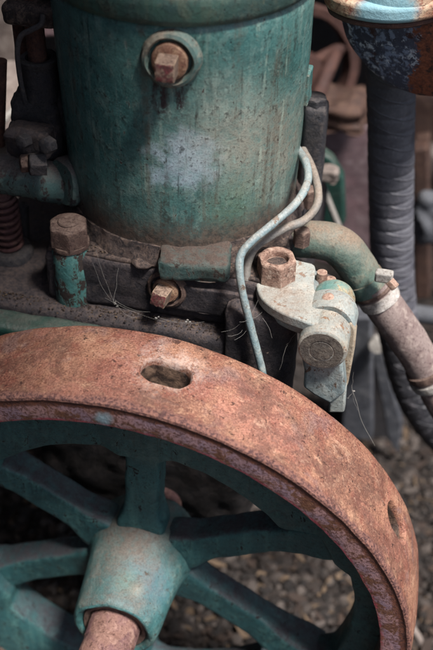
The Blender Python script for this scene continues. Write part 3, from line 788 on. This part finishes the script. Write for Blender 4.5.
# fuel pump body
pm = thing('fuel_pump', at(38, 140, y=.27)+V((0, 0, -.03)), 'dark grimy fuel pump with upright rods beside the teal barrel', 'fuel pump')
b = new(); rbox(b, at(42, 126, y=.275), (.050, .05, .085)); obj('pump_body', rough(b, .004, 40), 'darkiron', pm, bevel=.008, segs=3)
b = new(); rbox(b, at(57, 95, y=.28), (.02, .03, .085), (V((.95, 0, .3)), V((0, 1, 0)), V((-.3, 0, .95)))); obj('pump_web', rough(b, .002, 50), 'darkiron', pm, bevel=.004)
pc = at(41, 86, y=.265)
b = new(); lathe(b, [(.0165, -.012), (.0165, .024), (.0180, .0245), (.0185, .029), (.0165, .0305), (.0125, .0300), (.0115, .022), (.002, .022)], pc, n=40, wob=.0006, wsc=80); obj('pump_barrel', b, 'darkiron', pm)
b = new(); tube(b, [pc+V((0, 0, .0)), pc+V((-.001, 0, .16))], .0092, 20, 3, wob=.04); obj('plunger_rod', b, 'rodrust', pm)
pr_ = at(28, 75, y=.29)
b = new(); tube(b, [pr_+V((0, 0, -.05)), pr_+V((0, 0, .16))], .0098, 20, 4, wob=.04); obj('push_rod', b, 'rodrust', pm)
b = new(); rbox(b, at(37, 8, y=.265), (.052, .045, .020)); obj('rocker_block', rough(b, .002, 50), 'ledge', pm, bevel=.004)
b = new(); tube(b, [at(43, 14, y=.24), at(41, 24, y=.237), at(31, 30, y=.235), at(21, 36, y=.235), at(17.5, 50, y=.236), at(19, 70, y=.24), at(22, 88, y=.245), at(26, 104, y=.252)], .0026, 12, 8); obj('thin_pipe', b, 'thintube', pm)
b = new(); rbox(b, at(31, 140, y=.225), (.045, .03, .030)); obj('pump_foot', rough(b, .004, 50), 'grease', pm, bevel=.005)
for (px, py, s) in ((27, 140, .006), (51, 144, .007)):
    p = at(px, py, y=.205); b = new(); polynut(b, p, (-.3, -1, .2), s*2, .01, rot=px, dome=.001); obj('hex_bolt', rough(b, .0003, 80), 'darkiron', pm)
# rod at the far left edge
rd = new(); tube(rd, [at(-1, 145, y=.27), at(1, 60, y=.275)], .006, 16, 4); tag(obj('thin_rod', rd, 'rodrust'), 'thin rusty brown rod standing at the left edge beside the pump', 'rod')

# ------------------------------------------------------------------ water pipe: elbow, hose, clamps
wp = thing('water_pipe', at(433, 385, y=.27), 'teal brown elbow joined by a clamp to a dusty pinkish hose', 'pipe')
E0 = [(.118, .275, .303), *[tuple(at(*q, y=.272)) for q in ((318, 240), (333, 243), (345, 251), (355, 264), (363, 277), (370, 288))]]
b = new(); tube(b, E0, lambda t: .0190+.0012*sin(pi*t)-.001*smst(.93, 1, t), 40, 10, wob=.03); obj('elbow', b, 'elbow', wp)
ca = at(372, 286, y=.272); cb2 = at(381, 301, y=.272)
b = new(); tube(b, [at(363, 277, y=.272), at(370, 288, y=.272)], .0208, 40, 4, wob=.02); obj('elbow_collar', b, 'elbow', wp)
H0 = [tuple(at(*q, y=.272)) for q in ((371, 285), (383, 304), (398, 325), (412, 346), (426, 369), (440, 395), (455, 422))]
b = new(); tube(b, H0, .0202, 40, 10, wob=.035); hose_ = obj('rubber_hose', b, 'rubberpipe', wp)
dirn = (cb2-ca).normalized()
b = new(); lathe(b, [(.0200, 0), (.0222, .0005), (.0226, .004), (.0222, .0118), (.0200, .0124)], ca+dirn*.0085, dirn, n=56, wob=.0005, wsc=60); clampo = obj('hose_clamp', b, 'band', wp, label='bright metal band clamp round the joint of the pipe')
cx0 = at(384, 276, y=.245)
b = new(); box(b, cx0, (.018, .010, .012)); obj('clamp_lug', b, 'zinc', clampo, bevel=.002)
b = new(); polynut(b, cx0+V((.006, -.004, -.002)), (.75, -.3, -.55), .0095, .009, rot=.3, dome=.0008); obj('clamp_bolt', b, 'nut', clampo)
b = new(); lathe(b, [(.0215, 0), (.0222, .002), (.0215, .004)], ca+dirn*.002, dirn, n=56, wob=.0008, wsc=60); obj('collar_ring', b, 'nutdark', wp)
d2 = (V(H0[-2])-V(H0[-3])).normalized()
for k_, (r_, mt) in enumerate(((.0228, 'nutdark'), (.0236, 'zinc'))):
    b = new(); lathe(b, [(.0196, 0), (r_, .0008), (r_+.0006, .005), (r_, .0092), (.0196, .010)], V(H0[4])-d2*(.004-.013*k_), d2, n=56, wob=.0006, wsc=60); obj('end_clamp', b, mt, wp)

# ------------------------------------------------------------------ wound rubber hose
hs = thing('wound_hose', at(433, 440, y=.47), 'thick dark dusty wound rubber hose hanging straight down under the pot', 'hose')
HP = [at(*q, y=.475) for q in ((390, 30), (391, 110), (391, 180), (391.5, 235), (393, 280))]
HP += [at(398, 330, y=.465), at(407, 372, y=.455), at(420, 405, y=.45), at(440, 432, y=.45), at(465, 455, y=.45)]
def hose_bm(pts, r, band):
    P = smooth_path(pts, 60); b = new(); L = len(P); acc = [0]
    for i in range(1, L): acc.append(acc[-1]+(P[i]-P[i-1]).length)
    tot = acc[-1]
    def rr(t):
        s_ = acc[min(int(t*(L-1)+.5), L-1)]
        return r*(1+.055*(abs(((s_/band) % 1)-.5)*2)**6*-1)
    return tube(b, P, rr, 40, raw=True, wob=.015)
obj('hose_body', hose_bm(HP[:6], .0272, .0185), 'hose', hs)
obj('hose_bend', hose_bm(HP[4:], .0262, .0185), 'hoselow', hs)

# ------------------------------------------------------------------ hanging pot with flange, top right
pot = thing('exhaust_pot', at(425, 97, y=.38), 'blue black flaking iron pot with a rusty flange above the hose', 'pot')
pc0 = at(419, 20, y=.392)
b = new(); pdir = V((-.30, -.93, -.18)).normalized()
lathe(b, [(.002, -.016), (.03, -.0155), (.055, -.0125), (.0785, -.006), (.0835, -.0035), (.0848, 0), (.0845, .008), (.0825, .012), (.0815, .08), (.080, .084)], pc0, -pdir, n=120, wob=.001, wsc=40)
obj('pot_bowl', b, 'pot', pot, sharp=50)
b = new(); ring_o = [at(*q, z=.512) for q in ((322, -2), (326, 9), (340, 17), (358, 22), (380, 25), (402, 25), (424, 22), (446, 14), (455, -10), (420, -30), (360, -28), (330, -15))]
ring_o = smooth_path(ring_o+[ring_o[0]], 6)[:-1]
prism(b, ring_o, (0, 0, .017)); obj('flange', b, 'potflange', pot, bevel=.005, segs=4)
b = new(); cgt = sum(ring_o, V())/len(ring_o); prism(b, [cgt+(p-cgt)*.93 for p in ring_o], (0, 0, -.006)); obj('gasket', b, 'farrust', pot, bevel=.002)
b = new(); lathe(b, [(.045, 0), (.044, .012), (.038, .03), (.036, .08)], cgt+V((.01, 0, .016)), n=64, wob=.001, wsc=40); obj('neck', b, 'potflange', pot)

# ------------------------------------------------------------------ background
# rusty wheel lying back in the shade
rw = thing('old_pulley', at(322, 100, y=.95)+V((0, 0, -.1)), 'rust coloured spoked pulley in the dark behind the engine', 'pulley')
wc = at(298, 70, y=.95); wn = V((.55, -.8, .2)).normalized()
x_, y_, z_ = frame(wn)
b = new(); lathe(b, [(.088, -.014), (.101, -.016), (.105, -.012), (.105, .012), (.101, .016), (.088, .014)], wc, wn, n=96, closed=True, wob=.0015, wsc=30); obj('rim', b, 'farrust', rw)
b = new(); lathe(b, [(.03, -.03), (.034, -.026), (.034, .02), (.03, .03)], wc, wn, n=40); obj('hub', b, 'farrust', rw)
for k_ in range(5):
    a = k_*2*pi/5+.3; e_ = x_*cos(a)+y_*sin(a)
    b = new(); tube(b, [wc+e_*.02, wc+e_*.09], .010, 12, 3); obj('spoke', b, 'farrust', rw)
# brown machinery mass below it
bmch = thing('brown_machine', at(330, 118, y=.95), 'brown rusty machine part with round flange in shade behind the barrel', 'machine part')
b = new(); rbox(b, at(338, 108, y=.92), (.10, .09, .042)); obj('machine_body', rough(b, .016, 22), 'brownjunk', bmch, bevel=.012, segs=3)
b = new(); tube(b, [at(318, 96, y=.9), at(330, 66, y=.95), at(337, 50, y=1.0)], .011, 16, 6); obj('lever', b, 'farrust', bmch)
# pink grey slab
b = new(); q0 = at(320, 255, y=.98); q1 = at(374, 262, y=.98)
prism(b, [at(312, 132, y=.98), at(376, 124, y=.98), at(378, 275, y=.98), at(312, 262, y=.98)], (0, .05, 0)); refine(b, 5)
tag(obj('stone_slab', rough(b, .006, 14), 'pinkslab', bevel=.006), 'pinkish grey stone slab standing behind the dark green bracket', 'slab')
# dark green bracket with pale stay
dgn = thing('green_guard', at(328, 240, y=.62), 'dark green guard plate with a pale diagonal stay behind the barrel', 'guard plate')
b = new(); prism(b, [at(*q, y=.62) for q in ((318, 150), (332, 160), (343, 178), (345, 222), (330, 250), (312, 252))], (0, .02, 0)); obj('guard_plate', b, 'darkgreen', dgn, bevel=.004)
b = new(); tube(b, [at(320, 178, y=.60), at(328, 200, y=.6), at(341, 232, y=.6)], .0045, 12, 5); obj('stay', b, 'zinc', dgn)
b = new(); rbox(b, at(327, 174, y=.59), (.03, .02, .02)); obj('stay_block', rough(b, .003, 40), 'timber', dgn, bevel=.004)
# right of the hose
b = new(); prism(b, [at(412, 150, y=.95), at(428, 148, y=.95), at(430, 300, y=.95), at(414, 300, y=.95)], (0, .06, 0)); refine(b, 4)
tag(obj('rusty_upright', rough(b, .004, 20), 'brownjunk', bevel=.005), 'brown rusty upright standing just right of the wound hose', 'post')
b = new(); bmesh.ops.create_icosphere(b, subdivisions=4, radius=.036)
for v in b.verts: v.co = V((v.co.x, v.co.y*.8, v.co.z*1.3))
rough(b, .02, 22); bmesh.ops.translate(b, verts=b.verts, vec=at(430, 218, y=.9))
tag(obj('round_stone', b, 'steelpost'), 'grey bluish rounded stone at the right edge beside the rusty upright', 'stone')
b = new(); rbox(b, at(425, 105, y=1.15), (.16, .1, .12))
tag(obj('dark_drum', rough(b, .01, 12), 'brownjunk', bevel=.03, segs=4), 'dark brown drum in the shade at the upper right', 'drum')
b = new(); rbox(b, at(425, 150, y=1.12), (.16, .1, .06))
tag(obj('grey_block', rough(b, .006, 16), 'timber', bevel=.01), 'grey stone block under the dark drum right of the hose', 'block')
b = new(); tube(b, [at(400, 312, y=.62), at(418, 314, y=.62), at(450, 318, y=.62)], .0135, 20, 4); tag(obj('grey_pipe', b, 'steelpost'), 'short light grey pipe lying behind the pinkish hose at right edge', 'pipe')
# steel stand the engine sits on
std = thing('engine_stand', (.2, .6, GZ), 'grey steel stand with an upright and a diagonal brace behind the bracket', 'stand')
b = new(); prism(b, [at(*q, y=.56) for q in ((350, 318), (371, 318), (372, 440), (340, 440))], (0, .03, 0)); obj('upright', b, 'steelpost', std, bevel=.003)
b = new(); prism(b, [at(*q, y=.60) for q in ((372, 352), (383, 352), (402, 425), (398, 455), (388, 440))], (0, .015, 0)); obj('brace', b, 'steelpost', std, bevel=.003)
b = new(); prism(b, [at(*q, y=.66) for q in ((340, 340), (400, 345), (402, 450), (340, 452))], (0, .03, 0)); obj('back_panel', b, 'darkiron', std, bevel=.004)
b = new(); lathe(b, [(.012, 0), (.013, .003), (.012, .014), (.004, .015)], at(378, 342, y=.55), (0, -1, .3), n=30); obj('bolt_head', b, 'zinc', std)
b = new(); box(b, (-.02, .33, -.085), (.42, .05, .045)); obj('cross_rail', b, 'grease', std, bevel=.004)
# left background
b = new(); prism(b, [at(-14, -30, y=.8), at(17, -30, y=.8), at(18, 64, y=.8), at(-14, 66, y=.8)], (0, .05, 0)); refine(b, 4)
tag(obj('timber_post', rough(b, .003, 20), 'timber', bevel=.006), 'pale grey timber post in the blurred upper left corner', 'post')
b = new(); prism(b, [at(36, 5, y=.9), at(64, 5, y=.9), at(64, 38, y=.9), at(36, 38, y=.9)], (0, .04, 0)); refine(b, 4)
tag(obj('pink_brick', rough(b, .002, 20), 'pinkslab', bevel=.006), 'pinkish brick glimpsed between the pump rods and the teal barrel', 'brick')
b = new(); prism(b, [at(-20, 62, y=.78), at(62, 58, y=.78), at(62, 130, y=.6), at(-20, 135, y=.6)], (0, .02, -.03)); refine(b, 5)
tag(obj('pale_board', rough(b, .004, 20), 'timber', bevel=.004), 'pale grey board lying in the background behind the fuel pump', 'board')
b = new(); tube(b, [at(2, 122, y=.58), at(30, 92, y=.62), at(62, 62, y=.66)], .0055, 12, 4); tag(obj('thin_bar', b, 'zinc'), 'thin pale bar slanting behind the fuel pump at left', 'bar')
# guessed shed wall, then unseen walls and roofs added to block light
M['darkboard'] = rusty('near_black_boards', '#1d1c22', '#18171c', '#26252b', '#0c0b0e', .4, 90)  # near-black boards, shared by the back wall and the added blockers
b = new(); box(b, (.2, 2.6, .8), (6, .08, 2.4)); tag(obj('shed_wall', b, 'darkboard', bevel=.01), kind='structure')
b = new(); box(b, (.2, 1.65, 2.1), (6, 2.1, .06)); tag(obj('unseen_shade_panel', b, 'darkboard', bevel=.01), kind='structure')  # added overhead, out of view, to darken the background
b = new(); box(b, (-.95, .2, .9), (.08, 4.8, 2.5)); tag(obj('unseen_shade_wall', b, 'darkboard', bevel=.01), kind='structure')  # added unseen wall that cuts off skylight from the left
b = new(); box(b, (-.85, -2.2, .9), (3.1, .08, 2.6)); tag(obj('unseen_shade_wall', b, 'darkboard', bevel=.01), kind='structure')  # added unseen wall behind the viewer, dims the surfaces facing front
b = new(); box(b, (-.35, -.62, 2.0), (1.84, 1.3, .04)); tag(obj('unseen_shade_panel', b, 'darkboard', bevel=.01), kind='structure')  # added unseen panel, its soft shadow darkens the left side
# grey offcut seen through the left window of the wheel
b = new(); tube(b, [at(27, 516, y=.42), at(56, 534, y=.42)], .0085, 14, 3); tag(obj('grey_stick', b, 'timber'), 'short pale grey stick seen between two left flywheel spokes', 'stick')
# lost union nut seen between spokes
un = at(186, 492, y=.25); b = new(); lathe(b, [(.012, 0), (.018, 0), (.020, .004), (.020, .014), (.015, .018), (.012, .018)], un, (.3, -.6, .75), n=36, closed=True); tag(obj('ring_nut', b, 'nutdark'), 'dusty ring nut seen through the wheel right of the upright spoke', 'nut')
# pale stick on the gravel, lower right
b = new(); tube(b, [at(404, 618, z=GZ+.012), at(414, 630, z=GZ+.014), at(422, 645, z=GZ+.012), at(424, 662, z=GZ+.012)], lambda t: .0055-.002*t, 12, 8, wob=.1); tag(obj('fallen_twig', b, 'timber'), 'pale bent twig on the gravel at the lower right', 'twig')

# ------------------------------------------------------------------ cobwebs
def strands(name, segs, label, r=.00007, flecks=(), extra=0):
    "fine sagging threads; each pair of anchors also carries a few stray ones"
    b = new(); rnd = random.Random(len(segs))
    for (p, q, sag) in segs:
        for e in range(1+extra):
            d = (0 if e == 0 else .007); jit = lambda: V((rnd.uniform(-d, d), rnd.uniform(-d, d)*.15, rnd.uniform(-d, d)*.5))
            P, Q = V(p)+jit(), V(q)+jit(); sg = sag*1.6+rnd.uniform(0, .003)
            pts = [P.lerp(Q, t)+V((noise.noise(P*90+V((t*3, e, 0)))*.002, 0, -sg*4*t*(1-t))) for t in (0, .2, .4, .6, .8, 1)]
            tube(b, pts, r*(rnd.uniform(.8, 1.4) if e == 0 else rnd.uniform(.4, .8)), 4, 5)
    for (p, s) in flecks:
        for _ in range(5):
            ret = bmesh.ops.create_icosphere(b, subdivisions=2, radius=s*rnd.uniform(.15, .5)); o_ = V((rnd.uniform(-s, s), 0, rnd.uniform(-s, s)*.7))
            for v in ret['verts']: v.co = v.co*(.7+noise.noise(v.co*1500+V(p)*300)*1.2)+V(p)+o_
    tag(obj(name, b, 'silk'), label, 'cobweb', 'cobwebs on the engine')
def A(px, py, y): return at(px, py, y=y)
strands('cobweb', [(A(106, 298, .155), A(166, 322, .15), .002), (A(96, 250, .165), A(115, 302, .152), .003), (A(115, 302, .152), A(135, 318, .15), .001), (A(92, 262, .17), A(112, 300, .153), .004), (A(115, 300, .152), A(150, 312, .15), .002), (A(118, 268, .168), A(114, 303, .152), .002), (A(160, 318, .15), A(205, 322, .148), .002)],
        'fine cobweb with white flecks across the black face left of the front plug', flecks=((A(114, 303, .1515), .0022), (A(158, 318, .149), .0024), (A(188, 321, .149), .0024), (A(117, 306, .1515), .0014)))
strands('cobweb', [(A(240, 322, .13), A(258, 300, .15), .003), (A(222, 332, .14), A(246, 318, .145), .002), (A(246, 318, .145), A(262, 312, .15), .002), (A(262, 318, .14), A(272, 338, .135), -.002), (A(280, 370, .13), A(287, 345, .14), -.003), (A(287, 345, .14), A(300, 328, .15), .0), (A(228, 336, .13), A(243, 330, .14), .001), (A(234, 340, .13), A(254, 316, .145), .003)],
        'tangled cobweb between the pale blue pipe and the hinge bracket')
strands('cobweb', [(A(353, 372, .155), A(352, 392, .155), 0), (A(352, 390, .155), A(376, 446, .11), .004), (A(352, 390, .155), A(348, 398, .15), .001), (A(352, 385, .155), A(357, 410, .15), .002)],
        'single long cobweb thread from the cream link down to the rim', flecks=((A(353, 391, .155), .0016),))
